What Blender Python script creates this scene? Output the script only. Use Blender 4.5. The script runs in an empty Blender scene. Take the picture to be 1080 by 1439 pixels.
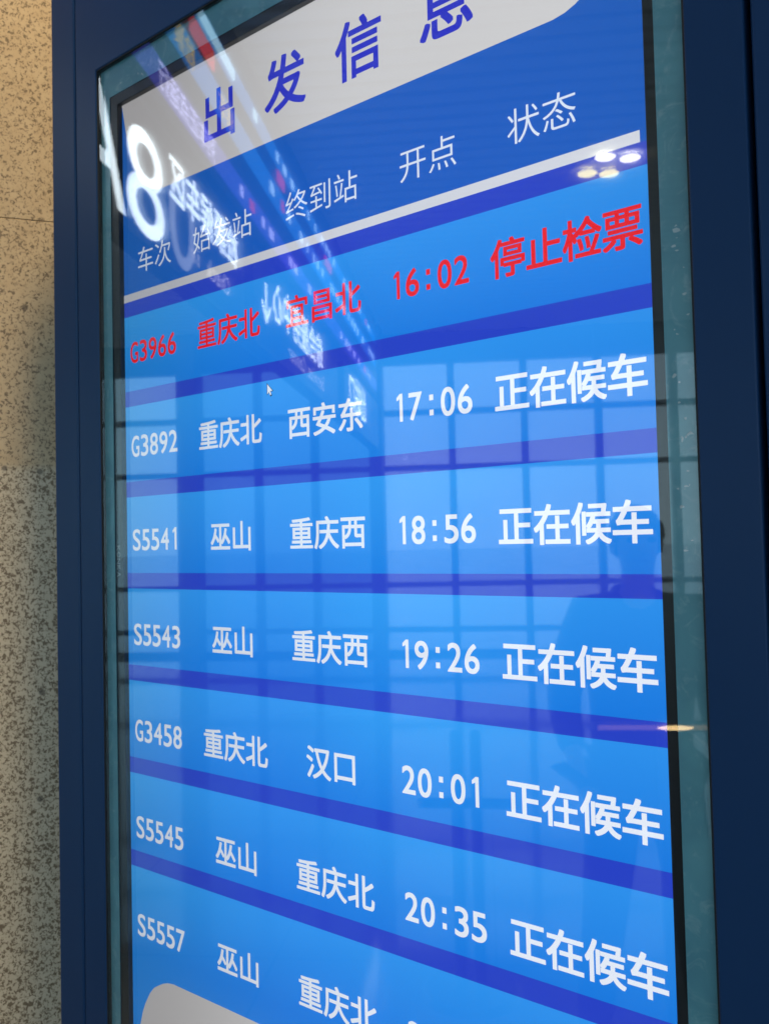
import bpy, bmesh, math, random
from mathutils import Vector, Matrix, Euler
random.seed(7)
scene = bpy.context.scene
COL = scene.collection

# ------------------------------------------------------------------ camera
# display plane is y = 0 (viewer on the -y side); one "cell" of the display is S metres
S = 0.114
VC = 3.58564598                      # cell row at camera height
CAM = Vector(((8.26619305 - 3) * S, -5.85445185 * S, 1.5))
def cam_axes():
    w = (-2.78488545e-02, 6.70614288e-01, -3.49923678e-02)   # fitted from the photograph
    R = Matrix.Rotation(Vector(w).length, 3, Vector(w))
    # plane axes (u, v, depth) in camera space (x right, y down, z forward)
    to_bl = lambda r: Vector((r[0], r[2], -r[1]))
    Rt = R.transposed()
    right = to_bl(Rt @ Vector((1, 0, 0))); down = to_bl(Rt @ Vector((0, 1, 0))); fwd = to_bl(Rt @ Vector((0, 0, 1)))
    return right, -down, -fwd
cr, cu, cb = cam_axes()
cam_data = bpy.data.cameras.new('camera')
cam = bpy.data.objects.new('camera', cam_data); COL.objects.link(cam)
M = Matrix((cr, cu, cb)).transposed().to_4x4(); M.translation = CAM
cam.matrix_world = M
cam_data.sensor_fit = 'VERTICAL'; cam_data.sensor_height = 36.0; cam_data.sensor_width = 27.0
cam_data.lens = 36.0 * 1237.158 / 1439.0
cam_data.dof.use_dof = True; cam_data.dof.focus_distance = 0.80; cam_data.dof.aperture_fstop = 11.0
cam_data.clip_start = 0.02; cam_data.clip_end = 500
scene.camera = cam

# ------------------------------------------------------------------ world, exposure
scene.view_settings.view_transform = 'Standard'
scene.view_settings.look = 'None'
scene.view_settings.exposure = 0.0
scene.view_settings.gamma = 1.0
scene.view_settings.use_curve_mapping = False
world = bpy.data.worlds.new('World'); scene.world = world; world.use_nodes = True
wn = world.node_tree.nodes; wl = world.node_tree.links
bg = wn['Background']
tc = wn.new('ShaderNodeTexCoord'); sx = wn.new('ShaderNodeSeparateXYZ'); rp = wn.new('ShaderNodeValToRGB')
wl.new(tc.outputs['Generated'], sx.inputs[0]); wl.new(sx.outputs['Z'], rp.inputs[0]); wl.new(rp.outputs[0], bg.inputs[0])
rp.color_ramp.elements[0].position = 0.0; rp.color_ramp.elements[0].color = (0.70, 0.90, 1.0, 1)
rp.color_ramp.elements[1].position = 0.6; rp.color_ramp.elements[1].color = (0.48, 0.72, 1.0, 1)
bg.inputs[1].default_value = 1.75

# ------------------------------------------------------------------ hall axes
# the waiting hall stands askew to the board; r = across, d = along the hall away from the board
GY = -0.012                          # outer face of the cover glass
HO = Vector((CAM.x, 2 * GY - CAM.y, 0.0))
HA = Vector((-0.529923652, -0.848045354, 0.0))
HB = Vector((0.848045354, -0.529923652, 0.0))
HYAW = math.atan2(HB.y, HB.x)
def H(r, d, z=0.0): return HO + HB * r + HA * d + Vector((0, 0, z))

# ------------------------------------------------------------------ helpers
def lin(r, g, b):
    f = lambda c: ((c / 255) / 12.92) if c / 255 <= 0.04045 else (((c / 255) + 0.055) / 1.055) ** 2.4
    return (f(r), f(g), f(b), 1)
def mat(name):
    m = bpy.data.materials.new(name); m.use_nodes = True
    return m, m.node_tree.nodes, m.node_tree.links, m.node_tree.nodes['Principled BSDF']
def simple(name, col, rough=0.5, spec=0.5, metal=0.0, noise=0.0, nscale=20):
    m, n, l, p = mat(name)
    p.inputs['Base Color'].default_value = (*col[:3], 1); p.inputs['Roughness'].default_value = rough
    p.inputs['Specular IOR Level'].default_value = spec; p.inputs['Metallic'].default_value = metal
    if noise:
        t = n.new('ShaderNodeTexCoord'); nz = n.new('ShaderNodeTexNoise'); nz.inputs['Scale'].default_value = nscale
        nz.inputs['Detail'].default_value = 6
        r = n.new('ShaderNodeMapRange'); r.inputs[3].default_value = max(0, rough - noise); r.inputs[4].default_value = rough + noise
        l.new(t.outputs['Object'], nz.inputs['Vector']); l.new(nz.outputs[0], r.inputs[0]); l.new(r.outputs[0], p.inputs['Roughness'])
    return m
def glow(name, col, strength=1.0):
    m, n, l, p = mat(name)
    p.inputs['Base Color'].default_value = (0.004, 0.004, 0.005, 1)
    p.inputs['Roughness'].default_value = 0.05
    p.inputs['Specular IOR Level'].default_value = 0.42
    p.inputs['Emission Color'].default_value = (*col[:3], 1); p.inputs['Emission Strength'].default_value = strength
    return m
def link(name, me, material, parent=None):
    o = bpy.data.objects.new(name, me); COL.objects.link(o)
    if material is not None and not me.materials: me.materials.append(material)
    if parent is not None:
        o.parent = parent; o.matrix_parent_inverse = parent.matrix_world.inverted()
    return o
def obj(name, bm, material, parent=None, smooth=False, bevel=0.0, segs=2):
    if bevel > 0:
        bmesh.ops.bevel(bm, geom=bm.edges[:], offset=bevel, segments=segs, affect='EDGES', profile=0.5)
    me = bpy.data.meshes.new(name); bm.normal_update(); bm.to_mesh(me); bm.free()
    if smooth:
        for p in me.polygons: p.use_smooth = True
    return link(name, me, material, parent)
def box(bm, x0, x1, y0, y1, z0, z1, M=None):
    vs = [bm.verts.new(p) for p in ((x0,y0,z0),(x1,y0,z0),(x1,y1,z0),(x0,y1,z0),(x0,y0,z1),(x1,y0,z1),(x1,y1,z1),(x0,y1,z1))]
    for f in ((0,3,2,1),(4,5,6,7),(0,1,5,4),(1,2,6,5),(2,3,7,6),(3,0,4,7)): bm.faces.new([vs[i] for i in f])
    if M is not None: bmesh.ops.transform(bm, matrix=M, verts=vs)
    return vs
def bxm(*a, M=None):
    bm = bmesh.new(); box(bm, *a, M=M); return bm
def poly(bm, pts):
    vs = [bm.verts.new(p) for p in pts]; bm.faces.new(vs)
def thing(name, label, cat, loc=(0,0,0), rotz=0.0, group=None):
    o = bpy.data.objects.new(name, None); COL.objects.link(o); o.empty_display_size = 0.1
    o.location = loc; o.rotation_euler = (0, 0, rotz); o['label'] = label; o['category'] = cat
    if group: o['group'] = group
    bpy.context.view_layer.update()
    return o
def tag(o, label, cat, group=None):
    o['label'] = label; o['category'] = cat
    if group: o['group'] = group
    return o

# text -> mesh, one character per square cell so that spacing follows the display's own grid
_glyph = {}
def glyph(ch, off):
    k = (ch, off)
    if k not in _glyph:
        c = bpy.data.curves.new('t', 'FONT'); c.body = ch; c.size = 1.0; c.offset = off; c.resolution_u = 6
        c.fill_mode = 'BOTH'
        o = bpy.data.objects.new('t', c); COL.objects.link(o); bpy.context.view_layer.update()
        me = bpy.data.meshes.new_from_object(o.evaluated_get(bpy.context.evaluated_depsgraph_get()))
        bpy.data.objects.remove(o); bpy.data.curves.remove(c)
        vs = [tuple(v.co[:2]) for v in me.vertices]; fs = [tuple(p.vertices) for p in me.polygons]
        bpy.data.meshes.remove(me)
        _glyph[k] = (vs, fs)
    return _glyph[k]
ONE = ([(-.155, .545), (-.155, .605), (-.03, .70), (.045, .70), (.045, 0.0), (-.045, 0.0), (-.045, .60)], [(0, 1, 2, 6), (2, 3, 4, 5, 6)])
COLON = ([(-.06, .06), (.06, .06), (.06, .18), (-.06, .18), (-.06, .44), (.06, .44), (.06, .56), (-.06, .56)], [(0, 1, 2, 3), (4, 5, 6, 7)])
def text_bm(s, em, off=0.0, pitch=None, latin=0.5, lat_em=None, wide=1.0):
    """flat text in the xz plane, facing -y, centred on the origin; off = extra stroke weight in em"""
    bm = bmesh.new(); x = 0; w = []
    lat_em = lat_em or em
    for ch in s: w.append((pitch or em) if ord(ch) > 255 else latin * lat_em)
    tot = sum(w)
    thin = min(off, 0.0)
    ringpts = [(0, 0)]
    if off > 0: ringpts += [(off * a, off * b) for a in (-1, 0, 1) for b in (-1, 0, 1) if a or b]
    for ch, cw in zip(s, w):
        if ch == ' ': x += cw; continue
        vs, fs = ONE if ch == '1' else COLON if ch == ':' else glyph(ch, thin)
        if ord(ch) > 255:
            px = [(vx - 0.5) * em + x + cw / 2 - tot / 2 for vx, vy in vs]; pz = [(vy - 0.38) * em for vx, vy in vs]
        else:
            a, b = min(v[0] for v in vs), max(v[0] for v in vs)
            k = min(1.05, latin * 0.80 / max(0.01, b - a)) * lat_em * wide
            if ch in '1:': k = 0.85 * lat_em
            px = [(vx - (a + b) / 2) * k + x + cw / 2 - tot / 2 for vx, vy in vs]; pz = [(vy - 0.36) * lat_em for vx, vy in vs]
        for q, (dx, dz) in enumerate(ringpts):
            bv = [bm.verts.new((a_ + dx * em, -q * 1.2e-5, z_ + dz * em)) for a_, z_ in zip(px, pz)]
            for f in fs:
                try: bm.faces.new([bv[i] for i in f])
                except ValueError: pass
        x += cw
    for f in bm.faces:
        f.normal_update()
        if f.normal.y > 0: f.normal_flip()
    return bm

# ------------------------------------------------------------------ materials
def make_paint():
    m, n, l, p = mat('navy_paint')
    t = n.new('ShaderNodeTexCoord'); nz = n.new('ShaderNodeTexNoise'); nz.inputs['Scale'].default_value = 3.0; nz.inputs['Detail'].default_value = 5
    cr_ = n.new('ShaderNodeValToRGB'); cr_.color_ramp.elements[0].color = (0.010, 0.040, 0.115, 1); cr_.color_ramp.elements[1].color = (0.014, 0.048, 0.132, 1)
    l.new(t.outputs['Object'], nz.inputs['Vector']); l.new(nz.outputs[0], cr_.inputs[0]); l.new(cr_.outputs[0], p.inputs['Base Color'])
    n2 = n.new('ShaderNodeTexNoise'); n2.inputs['Scale'].default_value = 900; n2.inputs['Detail'].default_value = 2
    bp = n.new('ShaderNodeBump'); bp.inputs['Strength'].default_value = 0.03; bp.inputs['Distance'].default_value = 0.001
    l.new(t.outputs['Object'], n2.inputs['Vector']); l.new(n2.outputs[0], bp.inputs['Height']); l.new(bp.outputs[0], p.inputs['Normal'])
    p.inputs['Roughness'].default_value = 0.33; p.inputs['Specular IOR Level'].default_value = 0.13
    return m
PAINT = make_paint()
GASKET = simple('black_gasket', (0.006, 0.007, 0.009), 0.6)
BEZEL = simple('black_bezel', (0.010, 0.009, 0.009), 0.32, noise=0.06)
def make_granite():
    m, n, l, p = mat('speckled_granite')
    t = n.new('ShaderNodeTexCoord'); sp = n.new('ShaderNodeSeparateXYZ'); l.new(t.outputs['Object'], sp.inputs[0])
    # dark worm-like flecks
    n1 = n.new('ShaderNodeTexNoise'); n1.inputs['Scale'].default_value = 225; n1.inputs['Detail'].default_value = 2.5; n1.inputs['Distortion'].default_value = 0.9
    l.new(t.outputs['Object'], n1.inputs['Vector'])
    # denser flecks lower down; the warmer upper tone is lamplight put into the colour
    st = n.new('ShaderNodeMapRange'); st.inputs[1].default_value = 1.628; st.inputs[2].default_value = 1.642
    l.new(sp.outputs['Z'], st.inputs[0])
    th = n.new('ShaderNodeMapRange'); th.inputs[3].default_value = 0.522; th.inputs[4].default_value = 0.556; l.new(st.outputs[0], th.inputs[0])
    sub = n.new('ShaderNodeMath'); sub.operation = 'SUBTRACT'; l.new(n1.outputs[0], sub.inputs[0]); l.new(th.outputs[0], sub.inputs[1])
    rr = n.new('ShaderNodeMapRange'); rr.inputs[1].default_value = -0.03; rr.inputs[2].default_value = 0.06; l.new(sub.outputs[0], rr.inputs[0])
    n2 = n.new('ShaderNodeTexNoise'); n2.inputs['Scale'].default_value = 45; n2.inputs['Detail'].default_value = 6
    l.new(t.outputs['Object'], n2.inputs['Vector'])
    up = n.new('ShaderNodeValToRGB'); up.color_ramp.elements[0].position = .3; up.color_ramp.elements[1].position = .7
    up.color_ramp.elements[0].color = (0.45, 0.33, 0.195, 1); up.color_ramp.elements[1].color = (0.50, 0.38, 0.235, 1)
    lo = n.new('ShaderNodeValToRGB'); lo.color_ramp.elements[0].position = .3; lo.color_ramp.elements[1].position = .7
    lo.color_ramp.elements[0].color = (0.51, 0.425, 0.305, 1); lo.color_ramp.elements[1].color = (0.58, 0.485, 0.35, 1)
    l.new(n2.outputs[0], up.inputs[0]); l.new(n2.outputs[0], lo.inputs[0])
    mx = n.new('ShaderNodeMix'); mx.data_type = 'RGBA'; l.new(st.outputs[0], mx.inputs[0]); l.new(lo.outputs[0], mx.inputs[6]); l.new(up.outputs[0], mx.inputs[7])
    m2 = n.new('ShaderNodeMix'); m2.data_type = 'RGBA'; l.new(rr.outputs[0], m2.inputs[0]); l.new(mx.outputs[2], m2.inputs[6]); m2.inputs[7].default_value = (0.165, 0.118, 0.07, 1)
    # scattered larger dark pits
    vo = n.new('ShaderNodeTexVoronoi'); vo.inputs['Scale'].default_value = 22; l.new(t.outputs['Object'], vo.inputs['Vector'])
    vr = n.new('ShaderNodeMapRange'); vr.inputs[1].default_value = 0.08; vr.inputs[2].default_value = 0.13; vr.inputs[3].default_value = 0.7; vr.inputs[4].default_value = 0
    l.new(vo.outputs['Distance'], vr.inputs[0])
    m3 = n.new('ShaderNodeMix'); m3.data_type = 'RGBA'; l.new(vr.outputs[0], m3.inputs[0]); l.new(m2.outputs[2], m3.inputs[6]); m3.inputs[7].default_value = (0.05, 0.035, 0.025, 1)
    l.new(m3.outputs[2], p.inputs['Base Color'])
    p.inputs['Roughness'].default_value = 0.42; p.inputs['Specular IOR Level'].default_value = 0.35
    return m
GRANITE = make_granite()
JOINT = simple('dark_joint', (0.10, 0.075, 0.05), 0.9)
def make_glass(name, tint=(1, 1, 1), ior=1.5, smear=0.0):
    m = bpy.data.materials.new(name); m.use_nodes = True; n = m.node_tree.nodes; l = m.node_tree.links
    n.remove(n['Principled BSDF']); out = n['Material Output']
    tr = n.new('ShaderNodeBsdfTransparent'); tr.inputs[0].default_value = (*tint, 1)
    gl = n.new('ShaderNodeBsdfAnisotropic') if False else n.new('ShaderNodeBsdfGlossy'); gl.inputs['Roughness'].default_value = 0.0
    geo = n.new('ShaderNodeNewGeometry')
    io = n.new('ShaderNodeMapRange'); io.inputs[3].default_value = ior; io.inputs[4].default_value = 1.0 / ior
    l.new(geo.outputs['Backfacing'], io.inputs[0])
    fr = n.new('ShaderNodeFresnel'); l.new(io.outputs[0], fr.inputs['IOR'])
    mx = n.new('ShaderNodeMixShader'); l.new(fr.outputs[0], mx.inputs[0]); l.new(tr.outputs[0], mx.inputs[1]); l.new(gl.outputs[0], mx.inputs[2])
    l.new(mx.outputs[0], out.inputs[0])
    return m
COVER = make_glass('cover_glass', (0.985, 0.995, 0.992), 1.52)
WINGLASS = make_glass('window_glass', (0.93, 0.97, 0.98), 1.45)
WINMID = make_glass('half_dimmed_window_glass', (0.74, 0.86, 0.90), 1.45)
WINDARK = make_glass('dimmed_window_glass', (0.42, 0.62, 0.72), 1.45)  # this and the lighter tint above are put in to dim the left bays
def make_teal():
    m, n, l, p = mat('teal_film')
    t = n.new('ShaderNodeTexCoord'); n1 = n.new('ShaderNodeTexNoise'); n1.inputs['Scale'].default_value = 14; n1.inputs['Detail'].default_value = 5; n1.inputs['Distortion'].default_value = 1.2
    l.new(t.outputs['Object'], n1.inputs['Vector'])
    c = n.new('ShaderNodeValToRGB'); c.color_ramp.elements[0].position = .35; c.color_ramp.elements[1].position = .7
    c.color_ramp.elements[0].color = (0.12, 0.32, 0.385, 1); c.color_ramp.elements[1].color = (0.165, 0.405, 0.46, 1)
    l.new(n1.outputs[0], c.inputs[0])
    # glue smears
    n2 = n.new('ShaderNodeTexNoise'); n2.inputs['Scale'].default_value = 38; n2.inputs['Detail'].default_value = 9; n2.inputs['Roughness'].default_value = .72; n2.inputs['Distortion'].default_value = 2.0
    l.new(t.outputs['Object'], n2.inputs['Vector'])
    r = n.new('ShaderNodeMapRange'); r.inputs[1].default_value = .53; r.inputs[2].default_value = .70; r.inputs[4].default_value = .38; l.new(n2.outputs[0], r.inputs[0])
    mx = n.new('ShaderNodeMix'); mx.data_type = 'RGBA'; l.new(r.outputs[0], mx.inputs[0]); l.new(c.outputs[0], mx.inputs[6]); mx.inputs[7].default_value = (.55, .68, .68, 1)
    l.new(mx.outputs[2], p.inputs['Base Color']); p.inputs['Roughness'].default_value = .3
    return m
TEAL = make_teal()
GLUE = simple('dried_glue', (0.55, 0.62, 0.62), 0.5)

# ------------------------------------------------------------------ setting: floor, ceiling, plaza, granite pillar
def make_floor():
    m, n, l, p = mat('polished_floor_tile')
    t = n.new('ShaderNodeTexCoord'); b = n.new('ShaderNodeTexBrick'); b.offset = 0.0; b.inputs['Scale'].default_value = 1.0
    b.inputs['Brick Width'].default_value = .8; b.inputs['Row Height'].default_value = .8; b.inputs['Mortar Size'].default_value = .004
    b.inputs['Color1'].default_value = (.21, .21, .205, 1); b.inputs['Color2'].default_value = (.24, .238, .23, 1); b.inputs['Mortar'].default_value = (.10, .10, .10, 1)
    l.new(t.outputs['Object'], b.inputs['Vector']); l.new(b.outputs[0], p.inputs['Base Color'])
    nz = n.new('ShaderNodeTexNoise'); nz.inputs['Scale'].default_value = 4; r = n.new('ShaderNodeMapRange'); r.inputs[3].default_value = .04; r.inputs[4].default_value = .11
    l.new(t.outputs['Object'], nz.inputs['Vector']); l.new(nz.outputs[0], r.inputs[0]); l.new(r.outputs[0], p.inputs['Roughness']); p.inputs['IOR'].default_value = 1.85
    return m
def rotloc(r, d, z=0): return Matrix.Translation(H(r, d, z)) @ Matrix.Rotation(HYAW, 4, 'Z')
# local hall frame: x = across (r), -y = along (d)
bm = bxm(-11, 11, -12.0, 7, -.15, 0); fl = obj('floor', bm, make_floor()); fl.matrix_world = rotloc(0, 0); fl['kind'] = 'structure'
bm = bxm(-90, 90, -240, -12.25, -.25, -.1); gr = obj('plaza_ground', bm, simple('wet_paving', (.42, .42, .42), .2, noise=.1, nscale=.4)); gr.matrix_world = rotloc(0, 0); gr['kind'] = 'structure'
# ceiling of narrow white baffles under a dark deck
SLAT = simple('white_baffle', (.62, .62, .60), .45)
bm = bmesh.new()
y = -12.0
while y < 7:
    box(bm, -9, 9, y, y + .11, 4.40, 4.48); y += .17
ce = obj('ceiling', bm, SLAT); ce.matrix_world = rotloc(0, 0); ce['kind'] = 'structure'
bm = bxm(-9, 9, -12.0, 7, 4.62, 4.8); cd = obj('ceiling_deck', bm, simple('dark_deck', (.05, .055, .06), .8)); cd.matrix_world = rotloc(0, 0); cd['kind'] = 'structure'

# granite-clad pillar beside the board; its near face lies along the hall
pil = thing('granite_pillar', 'beige speckled granite pillar standing behind the blue display cabinet', 'pillar', H(-1.306, .95, 0), HYAW)
# local x: across, face at x = +.5 ; y: -d
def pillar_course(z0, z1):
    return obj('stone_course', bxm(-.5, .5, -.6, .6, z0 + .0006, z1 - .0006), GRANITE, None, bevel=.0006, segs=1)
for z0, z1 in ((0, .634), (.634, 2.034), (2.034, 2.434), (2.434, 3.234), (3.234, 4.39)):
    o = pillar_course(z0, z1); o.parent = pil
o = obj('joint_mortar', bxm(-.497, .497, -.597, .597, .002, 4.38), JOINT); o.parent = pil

# ------------------------------------------------------------------ the departure board
root = thing('departure_board', 'navy blue upright cabinet with a lit blue train departures display behind glass', 'display board')
X = lambda u: (u - 3) * S
Z = lambda v: 1.5 - (v - VC) * S
FY = -.0145
uL, uR = -.31, 6.333          # opening of the door
sL, sR = -.73, 6.729          # slit between door and housing
oL, oR = -1.239, 7.26          # outer edge of the housing
vT, vB = -1.879, 9.74
zTop, zBot = 2.62, .12
# door: four rails mitred around the opening, as one bevelled ring
def ring(x0, x1, z0, z1, X0, X1, Z0, Z1, yf, yb):
    bm = bmesh.new()
    o_ = [(X0, Z0), (X1, Z0), (X1, Z1), (X0, Z1)]; i_ = [(x0, z0), (x1, z0), (x1, z1), (x0, z1)]
    fo = [bm.verts.new((a, yf, b)) for a, b in o_]; fi = [bm.verts.new((a, yf, b)) for a, b in i_]
    bo = [bm.verts.new((a, yb, b)) for a, b in o_]; bi = [bm.verts.new((a, yb, b)) for a, b in i_]
    for k in range(4):
        j = (k + 1) % 4
        bm.faces.new((fo[k], fo[j], fi[j], fi[k])); bm.faces.new((bo[j], bo[k], bi[k], bi[j]))
        bm.faces.new((fo[j], fo[k], bo[k], bo[j])); bm.faces.new((fi[k], fi[j], bi[j], bi[k]))
    return bm
def bevel_sel(bm, off, segs=3, test=None):
    ed = [e for e in bm.edges if test is None or test(e)]
    bmesh.ops.bevel(bm, geom=ed, offset=off, segments=segs, affect='EDGES', profile=.5)
sharp = lambda e: len(e.link_faces) == 2 and e.link_faces[0].normal.angle(e.link_faces[1].normal, 0) > .5
G = .0022
bm = ring(X(uL), X(uR), Z(vB), Z(vT), X(sL) + G, X(sR) - G, .30, zTop - .06, FY, .004); bm.normal_update()
bevel_sel(bm, .0014, 2, sharp); door = obj('door_frame', bm, PAINT, root)
# housing: ring outside the door and the closed body behind it
bm = ring(X(sL) - G, X(sR) + G, .296, zTop - .056, X(oL), X(oR), zBot, zTop, FY + .001, .15); bm.normal_update()
bevel_sel(bm, .003, 3, sharp); housing = obj('housing', bm, PAINT, root)
obj('back_panel', bxm(X(sL) - .02, X(sR) + .02, .0200, .1480, .27, zTop - .03), PAINT, root)
obj('plinth', bxm(X(oL) + .02, X(oR) - .02, .006, .13, 0, zBot - .002), GASKET, root)
# black seal between door and glass
bm = ring(X(uL) + .0014, X(uR) - .0014, Z(vB) + .0014, Z(vT) - .0014, X(uL) - .001, X(uR) + .001, Z(vB) - .001, Z(vT) + .001, FY + .0012, -.0065)
obj('rubber_seal', bm, GASKET, root)
# cover glass: a real 4 mm sheet
obj('cover_glass', bxm(X(uL) + .002, X(uR) - .002, GY, GY + .004, Z(vB) + .002, Z(vT) - .002), COVER, root)
# teal masking sheet around the monitor, with a window cut for it
bz = .128
bm = ring(X(-.135), X(6.11), Z(9.26 + .115), Z(-1.41 - .115), X(uL) + .0015, X(uR) - .0015, Z(vB) + .0015, Z(vT) - .0015, -.00765, -.0074)
sheet = obj('masking_sheet', bm, TEAL, root)
# monitor bezel
bm = ring(X(0), X(6.03), Z(9.26), Z(-1.41), X(-bz), X(6 + bz), Z(9.26 + bz), Z(-1.41 - bz), -.0068, .012); bm.normal_update()
bevel_sel(bm, .0008, 2, sharp); bezel = obj('monitor_bezel', bm, BEZEL, root)
lg = text_bm('KONKA', .0105, 0.0, latin=.78)
bmesh.ops.rotate(lg, verts=lg.verts, cent=(0, 0, 0), matrix=Matrix.Rotation(math.radians(90), 3, 'Y'))
bmesh.ops.translate(lg, verts=lg.verts, vec=(X(-.075), -.00705, Z(3.70)))
obj('maker_mark', lg, simple('silver_print', (.30, .29, .27), .4), bezel)

# ---- the picture on the display
C_BASE = lin(26, 92, 200); C_ROW = lin(31, 130, 239); C_STRIPE = lin(40, 66, 204)
def lcd(name, col, white=False, text=False, fade=False):
    """one colour of the picture; view-angle dimming at the left and reflected glow right of the middle are painted in"""
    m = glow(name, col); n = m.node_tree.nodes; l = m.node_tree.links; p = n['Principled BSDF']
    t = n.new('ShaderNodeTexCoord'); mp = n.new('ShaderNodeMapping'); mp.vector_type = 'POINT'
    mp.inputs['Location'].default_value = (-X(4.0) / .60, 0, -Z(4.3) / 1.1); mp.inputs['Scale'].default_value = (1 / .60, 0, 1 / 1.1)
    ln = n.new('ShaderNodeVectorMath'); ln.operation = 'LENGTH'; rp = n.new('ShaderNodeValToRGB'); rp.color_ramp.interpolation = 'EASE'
    e = rp.color_ramp.elements; e[0].position = 0.0; e[0].color = (1.30, 1.30, 1.10, 1); e[1].position = .92; e[1].color = (.80, .86, .66, 1)  # dimming by viewing angle and window reflections put into the emission colour
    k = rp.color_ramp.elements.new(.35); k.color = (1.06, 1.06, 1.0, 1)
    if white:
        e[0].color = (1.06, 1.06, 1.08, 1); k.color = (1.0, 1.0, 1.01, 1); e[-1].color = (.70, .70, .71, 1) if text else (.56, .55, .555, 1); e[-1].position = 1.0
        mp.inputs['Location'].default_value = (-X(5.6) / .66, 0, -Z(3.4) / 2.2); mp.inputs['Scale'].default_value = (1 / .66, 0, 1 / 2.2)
    mx = n.new('ShaderNodeMix'); mx.data_type = 'RGBA'; mx.blend_type = 'MULTIPLY'; mx.inputs[0].default_value = 1.0; mx.inputs[6].default_value = (*col[:3], 1)
    if fade:                                              # each row of the picture runs from light cyan down to deeper blue
        sp = n.new('ShaderNodeSeparateXYZ'); l.new(t.outputs['Object'], sp.inputs[0])
        v = n.new('ShaderNodeMath'); v.operation = 'MULTIPLY_ADD'; v.inputs[1].default_value = -1 / S; v.inputs[2].default_value = VC + 1.5 / S; l.new(sp.outputs['Z'], v.inputs[0])
        mn = n.new('ShaderNodeMath'); mn.operation = 'MINIMUM'; mn.inputs[1].default_value = 7.83; l.new(v.outputs[0], mn.inputs[0])
        fr = n.new('ShaderNodeMath'); fr.operation = 'FRACT'; l.new(mn.outputs[0], fr.inputs[0])
        fc = n.new('ShaderNodeValToRGB'); fe = fc.color_ramp.elements
        fe[0].position = 0; fe[0].color = (*lin(46, 146, 246)[:3], 1); fe[1].position = .83; fe[1].color = (*lin(26, 122, 232)[:3], 1)
        l.new(fr.outputs[0], fc.inputs[0]); l.new(fc.outputs[0], mx.inputs[6])
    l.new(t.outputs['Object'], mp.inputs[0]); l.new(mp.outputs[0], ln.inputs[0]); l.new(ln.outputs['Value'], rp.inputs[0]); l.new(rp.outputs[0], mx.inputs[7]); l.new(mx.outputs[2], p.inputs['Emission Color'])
    return m
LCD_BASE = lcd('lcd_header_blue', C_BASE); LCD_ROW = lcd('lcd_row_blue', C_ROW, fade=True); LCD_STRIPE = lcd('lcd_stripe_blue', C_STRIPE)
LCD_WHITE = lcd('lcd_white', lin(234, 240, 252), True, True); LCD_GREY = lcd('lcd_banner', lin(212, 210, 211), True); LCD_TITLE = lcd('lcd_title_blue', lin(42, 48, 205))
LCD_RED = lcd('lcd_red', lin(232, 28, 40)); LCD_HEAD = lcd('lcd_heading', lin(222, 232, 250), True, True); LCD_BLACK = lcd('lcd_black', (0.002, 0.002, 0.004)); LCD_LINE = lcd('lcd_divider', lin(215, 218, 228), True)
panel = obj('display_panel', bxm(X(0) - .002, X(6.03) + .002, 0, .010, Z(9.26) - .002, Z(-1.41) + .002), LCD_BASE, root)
def flat(name, pts, y, m, label=None):
    bm = bmesh.new(); poly(bm, [(X(u), y, Z(v)) for u, v in pts]); bm.normal_update()
    for f in bm.faces:
        if f.normal.y > 0: f.normal_flip()
    o = obj(name, bm, m, panel)
    if label: o['label'] = label
    return o
rect = lambda u0, u1, v0, v1: [(u0, v0), (u1, v0), (u1, v1), (u0, v1)]
# curved plate outline (footer), mirrored for the banner
def plate(sign, v_edge, v_end):
    prof = [(0.0, 1.13), (.07, .80), (.129, .576), (.175, .43), (.221, .331), (.30, .205), (.37, .130), (.434, .091), (.52, .045), (.60, .015), (.70, 0), (.80, 0)]
    L = [(u, v_edge + sign * dv) for u, dv in prof]; Rr = [(6.03 - u, v) for u, v in reversed(L)]
    return [(0.0, v_end)] + L + Rr + [(6.03, v_end)]
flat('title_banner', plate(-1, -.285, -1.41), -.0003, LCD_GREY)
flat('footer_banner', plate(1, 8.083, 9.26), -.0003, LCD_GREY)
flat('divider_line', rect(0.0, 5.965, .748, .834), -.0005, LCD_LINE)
tops = [.834] + [k for k in range(2, 8)]
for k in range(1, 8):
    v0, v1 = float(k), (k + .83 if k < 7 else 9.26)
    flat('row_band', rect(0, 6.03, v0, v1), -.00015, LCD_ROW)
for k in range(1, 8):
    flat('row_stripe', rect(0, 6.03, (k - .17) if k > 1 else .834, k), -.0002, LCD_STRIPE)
def put(kind, s, u, v, em, off, m, latin=.5, lat_em=None, pitch=None):
    bm = text_bm(s, em * S, off, (pitch or em) * S, latin, (lat_em or em) * S)
    bmesh.ops.translate(bm, verts=bm.verts, vec=(X(u), -.0009, Z(v)))
    return obj(kind, bm, m, panel)
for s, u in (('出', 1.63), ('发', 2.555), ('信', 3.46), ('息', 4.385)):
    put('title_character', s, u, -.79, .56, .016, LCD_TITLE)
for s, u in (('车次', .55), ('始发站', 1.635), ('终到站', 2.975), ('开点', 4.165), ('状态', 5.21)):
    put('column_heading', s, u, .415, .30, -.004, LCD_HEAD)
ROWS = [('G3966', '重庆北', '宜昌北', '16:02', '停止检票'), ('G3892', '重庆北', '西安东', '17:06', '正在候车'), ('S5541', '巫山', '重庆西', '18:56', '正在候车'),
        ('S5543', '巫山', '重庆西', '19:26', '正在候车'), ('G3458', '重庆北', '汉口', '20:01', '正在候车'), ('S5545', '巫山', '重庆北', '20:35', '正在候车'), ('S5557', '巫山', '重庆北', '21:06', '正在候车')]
VR = (1.405, 2.44, 3.465, 4.49, 5.525, 6.56, 7.60)
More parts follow.
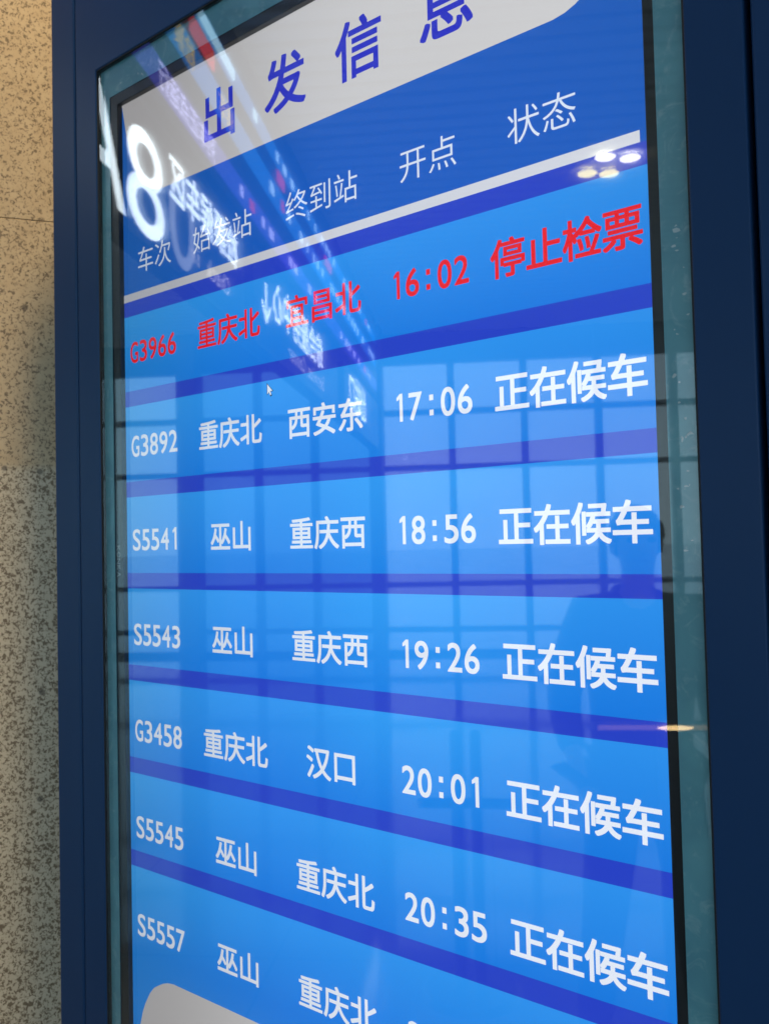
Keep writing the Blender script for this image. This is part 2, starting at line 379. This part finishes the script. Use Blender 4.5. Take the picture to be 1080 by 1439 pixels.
for (a, b, c, d, e), v in zip(ROWS, VR):
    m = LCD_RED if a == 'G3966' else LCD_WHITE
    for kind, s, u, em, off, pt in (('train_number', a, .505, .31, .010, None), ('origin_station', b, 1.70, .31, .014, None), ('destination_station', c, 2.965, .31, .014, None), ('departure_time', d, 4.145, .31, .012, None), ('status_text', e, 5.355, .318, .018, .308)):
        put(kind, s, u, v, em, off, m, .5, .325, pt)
# mouse pointer
cp = [(0, 0), (0, .118), (.027, .094), (.045, .135), (.064, .127), (.046, .088), (.083, .086)]
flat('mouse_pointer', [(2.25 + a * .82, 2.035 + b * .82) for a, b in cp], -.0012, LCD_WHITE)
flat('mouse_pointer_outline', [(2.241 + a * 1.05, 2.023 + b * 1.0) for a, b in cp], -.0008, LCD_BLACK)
# dried glue crumbs left on the masking sheet
def glue(u, v, n, w, h):
    for _ in range(n):
        bm = bmesh.new()
        cx, cz = X(u + random.uniform(-w, w)), Z(v + random.uniform(-h, h)); a0 = random.uniform(0, 6.28); r0 = random.choice((.0004, .0006, .0008, .0012, .0018))
        k = random.randint(6, 9); st = random.uniform(.5, 2.2); top = bm.verts.new((cx, -.00785, cz)); vs = []
        for i in range(k):
            a = a0 + 6.283 * i / k; rr = r0 * random.uniform(.3, 1.4)
            vs.append(bm.verts.new((cx + rr * math.cos(a) * st, -.00766, cz + rr * math.sin(a))))
        for i in range(k): bm.faces.new((vs[i], vs[(i + 1) % k], top))
        obj('glue_crumb', bm, GLUE, sheet)
glue(-.20, -1.2, 5, .05, .25); glue(.35, -1.62, 9, .35, .06); glue(6.22, 1.4, 8, .05, .6); glue(6.23, 2.5, 14, .06, .45); glue(6.22, 3.4, 9, .06, .3)

# ------------------------------------------------------------------ glazed front of the hall
FR = simple('grey_aluminium', (.05, .065, .085), .4, noise=.08)
CONC = simple('dark_column_cladding', (.07, .085, .10), .5)
win = thing('glass_curtain_wall', 'tall glazed hall front with dark mullions facing the display cabinet', 'window wall', H(0, 12.0, 0), HYAW)
def wbox(name, *a, m=FR, par=None, bevel=0.0):
    o = obj(name, bxm(*a), m, None, bevel=bevel); o.parent = par or win; return o
ks = [-8.4, -7.4, -6.4, -5.25, -4.08, -3.1, -2.3, -1.38] + [-.40 + .98 * k for k in range(0, 10)]
for r in ks:
    wbox('mullion', r - .045, r + .045, -.09, .09, 0.0, 4.395)
zs = [.03, .34, .95, 2.54, 3.30, 4.0]
for z in zs:
    wbox('transom', ks[0] - .4, ks[-1] + .4, -.06, .06, z - .035, z + .035)
wbox('spandrel', ks[0] - .4, ks[-1] + .4, -.075, .02, 4.04, 4.395)
for a, b in zip(ks[:-1], ks[1:]):
    wbox('pane', a + .045, b - .045, -.012, .0, .07, 4.03, m=WINGLASS if a > -1.5 else WINMID if b < -4 else WINDARK)
for r, w in ((-3.93, .14), (-1.38, .09)):
    c = obj('steel_column', bxm(-w, w, -.16, .16, 0, 4.39), CONC, bevel=.01); c.matrix_world = rotloc(r, 11.55)
    tag(c, 'wide dark column in front of the glazing' if w > .12 else 'slim dark column in front of the glazing', 'column')
# ------------------------------------------------------------------ hanging signs along the hall
DARK = simple('sign_casing', (.015, .02, .03), .35)
LED_W = glow('led_white', (.80, .92, 1.0), 7.0); LED_W2 = glow('led_dim_white', (.9, .85, .78), 2.2); LED_DIM = glow('led_faint_white', (.85, .92, 1.0), 1.3); LED_P = glow('led_violet', (.12, .12, .95), 1.3); LED_PW = glow('led_lilac_text', (.55, .55, 1.0), 4.0)
LED_B = glow('led_blue', (.03, .32, 1.0), 1.5); LED_R = glow('led_red', (1.0, .05, .06), 2.2); LED_Y = glow('led_amber', (1.0, .75, .25), 2.0); LED_C = glow('led_pale', (.45, .75, 1.0), 4.0)
SR = -1.35
# sign frame: local x = reading direction (towards the board), local -y = facing across the hall, z up
SYAW = math.atan2(-HA.y, -HA.x)
def sign_loc(d): return H(SR, d, 0)
def stext(kind, s, x, z, em, m, par, off=.01, latin=.6, wide=1.0):
    if len(s) > 1 and ord(s[0]) > 255:                    # each glowing character is a piece of its own
        for k, ch in enumerate(s): stext('sign_character', ch, x + (k - (len(s) - 1) / 2) * em, z, em, m, par, off)
        return
    bm = text_bm(s, em, off, None, latin, None, wide)
    bmesh.ops.translate(bm, verts=bm.verts, vec=(x, -.063, z))
    o = obj(kind, bm, m); o.parent = par; return o
def gate_sign(d0, d1, num, line, small, label):
    t = thing('gate_sign', label, 'sign', sign_loc((d0 + d1) / 2), SYAW, 'hanging signs along the hall')
    L = (d1 - d0) / 2
    o = obj('casing', bxm(-L, L, -.06, .06, 2.70, 3.28), DARK, bevel=.01); o.parent = t
    for x in (-L * .7, L * .7):
        o = obj('hanger', bxm(x - .012, x + .012, -.012, .012, 3.28, 4.40), DARK); o.parent = t
    return t, L
t, L = gate_sign(2.45, 4.75, '8A', '', '', 'nearest hanging sign with the large glowing characters 8A')
def sign_d(d): return 3.6 - d            # distance along the hall -> reading axis of the nearest sign
stext('sign_number', '8', sign_d(3.30), 2.955, .60, LED_W, t, 0, .75, 1.4); stext('sign_number', 'A', sign_d(2.86), 2.955, .60, LED_W, t, 0, .85, 1.15)
stext('sign_number', '0', sign_d(3.72), 2.955, .60, LED_DIM, t, 0, .62, 1.2)
stext('sign_text', '检票候车区', sign_d(4.08), 3.10, .21, LED_W, t, .022); stext('sign_text', 'Check in', sign_d(4.13), 2.86, .13, LED_W2, t)
t, L = gate_sign(4.95, 7.9, '', '', '', 'second hanging sign, with a long line of white characters')
stext('sign_arrow', '↓', L - .25, 3.0, .34, LED_W, t, .01, .7)
stext('sign_text', '综合服务中心', L - 1.32, 3.08, .29, LED_W, t, .018); stext('sign_text', 'Service Center', L - 1.55, 2.84, .16, LED_W2, t)
t, L = gate_sign(8.3, 11.0, '', '', '', 'farthest hanging sign, close to the glazed front')
stext('sign_text', '出站口', L - .9, 3.05, .42, LED_W, t, .018)
# LED ticker board above the signs
tk = thing('ticker_board', 'long dark ticker board with blue and violet light strips above the hanging signs', 'led board', sign_loc(6.6), SYAW)
for nm, args, m in (('casing', (-4.4, 4.4, -.05, .07, 3.36, 4.36), DARK), ('light_strip', (-4.3, 4.3, -.056, -.049, 3.42, 3.56), LED_P), ('light_strip', (-4.3, 4.3, -.056, -.049, 3.72, 3.88), LED_B), ('light_strip', (-4.3, 4.3, -.056, -.049, 4.02, 4.14), LED_B)):
    o = obj(nm, bxm(*args), m); o.parent = tk
def tk_text(s, x, z, em, m):
    bm = text_bm(s, em, .012, None, .6); bmesh.ops.translate(bm, verts=bm.verts, vec=(x, -.060, z)); o = obj('ticker_text', bm, m); o.parent = tk
tk_text('列车正点运行', 2.75, 3.49, .13, LED_PW); tk_text('候车', 2.15, 3.80, .14, LED_Y); tk_text('检票', 2.8, 3.80, .14, LED_Y)
for x, z, w, h, m in ((2.55, 3.95, .18, .05, LED_R), (2.3, 4.08, .30, .03, LED_C), (.9, 3.95, .1, .04, LED_R), (-.9, 3.95, .15, .04, LED_R)):
    o = obj('light_block', bxm(x - w, x + w, -.066, -.0575, z - h, z + h), m); o.parent = tk

rb = random.Random(3)
for z, h in ((3.49, .03), (3.80, .035), (4.08, .03)):
    x = 1.9
    while x > -4.0:
        w = rb.uniform(.03, .12)
        if rb.random() < .62 and not (z == 3.80 and x > 1.2):
            o = obj('light_block', bxm(x - w, x, -.062, -.0572, z - h, z + h), LED_R if rb.random() < .12 else LED_C if z > 3.5 else LED_PW); o.parent = tk
        x -= w + rb.uniform(.05, .22)

# ------------------------------------------------------------------ downlights
def downlight(r, d, warm, label, rad=.075):
    t = thing('downlight', label, 'downlight', H(r, d, 4.395), HYAW, 'ceiling downlights')
    bm = bmesh.new(); bmesh.ops.create_cone(bm, cap_ends=True, segments=24, radius1=rad, radius2=rad, depth=.02)
    o = obj('lamp_disc', bm, glow('lamp_warm' if warm else 'lamp_white', (1.0, .88, .16) if warm else (1.0, .94, .74), 11 if warm else 15)); o.parent = t; o.location = (0, 0, -.012)
    bm = bmesh.new(); n = 24
    for i in range(n):
        a0, a1 = 6.28319 * i / n, 6.28319 * (i + 1) / n
        q = [(rr * math.cos(a), rr * math.sin(a), z) for (rr, a, z) in ((rad + .002, a0, -.02), (rad + .02, a0, -.016), (rad + .02, a1, -.016), (rad + .002, a1, -.02))]
        poly(bm, q)
    bmesh.ops.remove_doubles(bm, verts=bm.verts, dist=1e-4)
    o = obj('trim_ring', bm, SLAT); o.parent = t
    return t
downlight(.98, 6.67, False, 'white downlight nearer the board of the two white ones')
downlight(1.17, 6.72, False, 'white downlight on the far side of the lamp cluster')
downlight(.88, 6.95, True, 'amber downlight at the left of the lamp cluster')
downlight(1.05, 6.98, True, 'amber downlight between the white lamps and the glazing')
t = downlight(-.05, 1.0, True, 'amber downlight in the ceiling above the granite pillar')
sd = bpy.data.lights.new('pillar_lamp', 'SPOT'); sd.energy = 470; sd.color = (1.0, .74, .42); sd.spot_size = math.radians(62); sd.spot_blend = .9; sd.shadow_soft_size = .08
so = bpy.data.objects.new('pillar_lamp', sd); COL.objects.link(so)
so.location = H(-.05, 1.0, 4.34); tgt = H(-.80, 1.05, 2.1)
so.rotation_euler = (tgt - so.location).to_track_quat('-Z', 'Y').to_euler()

# ------------------------------------------------------------------ low barrier in front of the board, seen in the glass
qb = thing('queue_barrier', 'low dark metal barrier of two close posts and a crossbar on the polished floor', 'barrier', H(-.085, 3.0, 0), HYAW)
STEEL = simple('dark_steel', (.03, .035, .045), .35)
for x in (-.033, .033):
    bm = bmesh.new(); bmesh.ops.create_cone(bm, cap_ends=True, segments=20, radius1=.019, radius2=.019, depth=.83); o = obj('post', bm, STEEL, None, smooth=False); o.location = (x, 0, .435); o.parent = qb
    bm = bmesh.new(); bmesh.ops.create_uvsphere(bm, u_segments=16, v_segments=8, radius=.021); o = obj('post_cap', bm, STEEL, None, smooth=True); o.location = (x, 0, .85); o.parent = qb
o = obj('crossbar', bxm(-.165, .165, -.032, -.0205, .60, .635), STEEL, None, bevel=.003); o.parent = qb
bm = bmesh.new(); bmesh.ops.create_cone(bm, cap_ends=True, segments=32, radius1=.17, radius2=.15, depth=.022); o = obj('base_plate', bm, STEEL); o.location = (0, 0, .0115); o.parent = qb

lb = thing('added_light_bar', 'added slim amber light bar on a dark post, standing in for a warm glint', 'added light', H(.375, 2.0, 0), HYAW)  # added light bar, stands in for a warm glint of unknown source
o = obj('post', bxm(-.012, .012, -.012, .012, .02, 1.075), STEEL, None, bevel=.003); o.parent = lb  # post of the added light bar
o = obj('added_bar_foot', bxm(-.11, .11, -.09, .09, .002, .02), STEEL, None, bevel=.004); o.parent = lb
o = obj('added_bar_casing', bxm(-.15, .15, -.012, .010, 1.077, 1.097), STEEL, None, bevel=.002); o.parent = lb
AMB = glow('glint_strip', (1.0, .55, .16), 1.0); AMB2 = glow('glint_spot', (1.0, .68, .30), 12)
o = obj('light_strip', bxm(-.14, .14, .0105, .013, 1.082, 1.092), AMB); o.parent = lb
bm = bmesh.new(); bmesh.ops.create_uvsphere(bm, u_segments=20, v_segments=10, radius=.009); bmesh.ops.scale(bm, vec=(4.2, .5, .6), verts=bm.verts)
o = obj('added_glint_glow', bm, AMB2, None, smooth=True); o.location = (.024, .016, 1.087); o.parent = lb  # added glow for the brightest point of the glint

# ------------------------------------------------------------------ person standing in the hall, seen in the glass
def skin_mesh(verts, edges, radii, lvl=2):
    me = bpy.data.meshes.new('s'); me.from_pydata(verts, edges, []); o = bpy.data.objects.new('s', me); COL.objects.link(o)
    md = o.modifiers.new('skin', 'SKIN'); md.use_smooth_shade = True
    for i, r in enumerate(radii):
        rr = r if isinstance(r, tuple) else (r, r)
        me.skin_vertices[0].data[i].radius = rr; me.skin_vertices[0].data[i].use_root = (i == 0)
    sb = o.modifiers.new('sub', 'SUBSURF'); sb.levels = lvl; sb.render_levels = lvl
    bpy.context.view_layer.update()
    out = bpy.data.meshes.new_from_object(o.evaluated_get(bpy.context.evaluated_depsgraph_get()))
    bpy.data.objects.remove(o)
    for p in out.polygons: p.use_smooth = True
    return out
SKINM = simple('skin', (.42, .26, .19), .5); COAT = simple('dark_coat', (.018, .02, .026), .8, noise=.05); TROU = simple('dark_trousers', (.02, .022, .03), .85); HAIRM = simple('black_hair', (.008, .007, .007), .5); SHOE = simple('black_shoe', (.012, .012, .012), .45)
pr = thing('person', 'person in a dark coat and trousers standing in the hall holding a phone low', 'person', H(.435, 2.62, 0), HYAW + math.pi)
pr.scale = (.95, .95, .975); bpy.context.view_layer.update()
# local: +y is... after the half turn local -y points back to the board (face direction is -y)
def padd(name, me, m):
    o = link(name, me, m); o.parent = pr; return o
# skeleton joints (x to the person's left is -x in the hall frame); height 1.62
J = dict(pel=(0, 0, .86), sp=(0, .01, 1.02), ch=(0, .0, 1.22), nb=(0, .01, 1.36), nk=(0, -.005, 1.42), hd0=(0, -.015, 1.47), hd=(0, -.02, 1.53), ht=(0, -.005, 1.585))
def limb(sx, arm_fwd):
    k = dict(sh=(sx * .165, .0, 1.325), el=(sx * .225, .03, 1.05), wr=(sx * .235, -.05, .84), hn=(sx * .24, -.075, .775))
    if arm_fwd: k.update(el=(sx * .235, .02, 1.06), wr=(sx * .215, -.15, .905), hn=(sx * .205, -.205, .87))
    lg_ = dict(hp=(sx * .085, 0, .82), kn=(sx * .13, -.015, .45), an=(sx * .175, .02, .085), to=(sx * .19, -.13, .035))
    return k, lg_
V, E_, Rd = [], [], []
def av(p, r, par=None):
    V.append(p); Rd.append(r); i = len(V) - 1
    if par is not None: E_.append((par, i))
    return i
i0 = av(J['pel'], (.11, .085)); i1 = av(J['sp'], (.10, .07), i0); i2 = av(J['ch'], (.115, .072), i1); i3 = av(J['nb'], (.055, .05), i2); i4 = av(J['nk'], .05, i3); i5 = av(J['hd0'], (.055, .065), i4); i6 = av(J['hd'], (.072, .09), i5); i7 = av(J['ht'], (.05, .065), i6)
hands = []
for sx, af in ((-1, False), (1, True)):
    k, g = limb(sx, af)
    a = av(k['sh'], .05, i2); b = av(k['el'], .038, a); c = av(k['wr'], .026, b); h = av(k['hn'], (.036, .018), c)
    hands.append((h, k, sx, af))
    hp = av(g['hp'], .085, i0); kn = av(g['kn'], .055, hp); an = av(g['an'], .036, kn); to = av(g['to'], .03, an)
for h, k, sx, af in hands:
    wr, hn = Vector(k['wr']), Vector(k['hn']); dr = (hn - wr).normalized(); side = dr.cross(Vector((sx, 0, 0))).normalized()
    for j, (o_, ln) in enumerate(((-.027, .062), (-.009, .072), (.009, .068), (.027, .052))):
        b0 = hn + side * o_ + dr * .012
        p1 = b0 + dr * ln * .5 + Vector((-sx * .008, 0, 0)); p2 = b0 + dr * ln * .9 + Vector((-sx * .028, 0, 0))
        q = av(tuple(b0), .0095, h); q = av(tuple(p1), .0088, q); av(tuple(p2), .0075, q)
    t0 = wr + dr * .03 - side * .03; q = av(tuple(t0), .012, h); av(tuple(t0 + dr * .03 - side * .022 + Vector((-sx * .012, 0, 0))), .0095, q)
body = padd('body', skin_mesh(V, E_, Rd, 2), SKINM)
# nose, eyes, mouth, ears as small shaped pieces of the head
def blob(name, c, r, m, par, sc=(1, 1, 1)):
    bm = bmesh.new(); bmesh.ops.create_uvsphere(bm, u_segments=14, v_segments=10, radius=r); bmesh.ops.scale(bm, vec=sc, verts=bm.verts); bmesh.ops.translate(bm, vec=c, verts=bm.verts)
    o = obj(name, bm, m, None, smooth=True); o.parent = par; return o
blob('nose', (0, -.112, 1.515), .014, SKINM, pr, (.9, 1.3, 1.6)); blob('mouth', (0, -.095, 1.478), .02, simple('lips', (.35, .12, .11), .5), pr, (1.2, .5, .35))
for s in (-1, 1):
    blob('eye', (s * .03, -.094, 1.535), .011, simple('eye', (.04, .03, .03), .2), pr, (1.3, .7, .8)); blob('ear', (s * .072, 0, 1.525), .026, SKINM, pr, (.35, .7, 1.2))
# hair cap
bm = bmesh.new(); bmesh.ops.create_uvsphere(bm, u_segments=28, v_segments=18, radius=.1)
bmesh.ops.scale(bm, vec=(.83, 1.07, .90), verts=bm.verts); bmesh.ops.translate(bm, vec=(0, .008, 1.55), verts=bm.verts)
bmesh.ops.delete(bm, geom=[v for v in bm.verts if (v.co.y < -.05 and v.co.z < 1.568) or v.co.z < 1.475 or (v.co.y < -.015 and v.co.z < 1.53)], context='VERTS')
for v in bm.verts:
    v.co += Vector((random.uniform(-.004, .004), random.uniform(-.004, .004), random.uniform(-.003, .003)))
hair = obj('hair', bm, HAIRM, None, smooth=True); hair.parent = pr
sol = hair.modifiers.new('sol', 'SOLIDIFY'); sol.thickness = .012
# coat
V, E_, Rd = [], [], []
c0 = av((0, .005, .80), (.175, .135)); c1 = av((0, .01, 1.0), (.16, .12), c0); c2 = av((0, .005, 1.20), (.185, .125), c1); c3 = av((0, .01, 1.345), (.088, .078), c2); av((0, .008, 1.405), (.06, .062), c3)
for sx, af in ((-1, False), (1, True)):
    k, g = limb(sx, af)
    a = av((sx * .17, .0, 1.315), .072, c2); b = av(k['el'], .056, a); m_ = Vector(k['el']).lerp(Vector(k['wr']), .85); av(tuple(m_), .043, b)
padd('coat', skin_mesh(V, E_, Rd, 2), COAT)
V, E_, Rd = [], [], []
c0 = av((0, .0, .86), (.15, .115))
for sx in (-1, 1):
    k, g = limb(sx, False); a = av(g['hp'], .10, c0); b = av(g['kn'], .072, a); av((g['an'][0], g['an'][1], .075), .056, b)
padd('trousers', skin_mesh(V, E_, Rd, 2), TROU)
for sx in (-1, 1):
    g = limb(sx, False)[1]
    V, E_, Rd = [], [], []
    a = av((g['an'][0], g['an'][1] + .035, .056), (.056, .056)); b = av((g['to'][0] * .97, -.05, .052), (.058, .052), a); av((g['to'][0], -.165, .045), (.054, .045), b)
    padd('shoe', skin_mesh(V, E_, Rd, 1), SHOE)
ph = obj('phone', bxm(-.037, .037, -.004, .004, -.078, .078), GASKET, None, bevel=.003)
ph.parent = None
hk = limb(1, True)[0]['hn']
ph.matrix_world = pr.matrix_world @ Matrix.Translation((hk[0] + .012, hk[1] - .045, hk[2] + .02)) @ Euler((math.radians(50), math.radians(20), math.radians(60))).to_matrix().to_4x4()
tag(ph, 'dark phone held low in the hand of the person in the coat', 'phone')
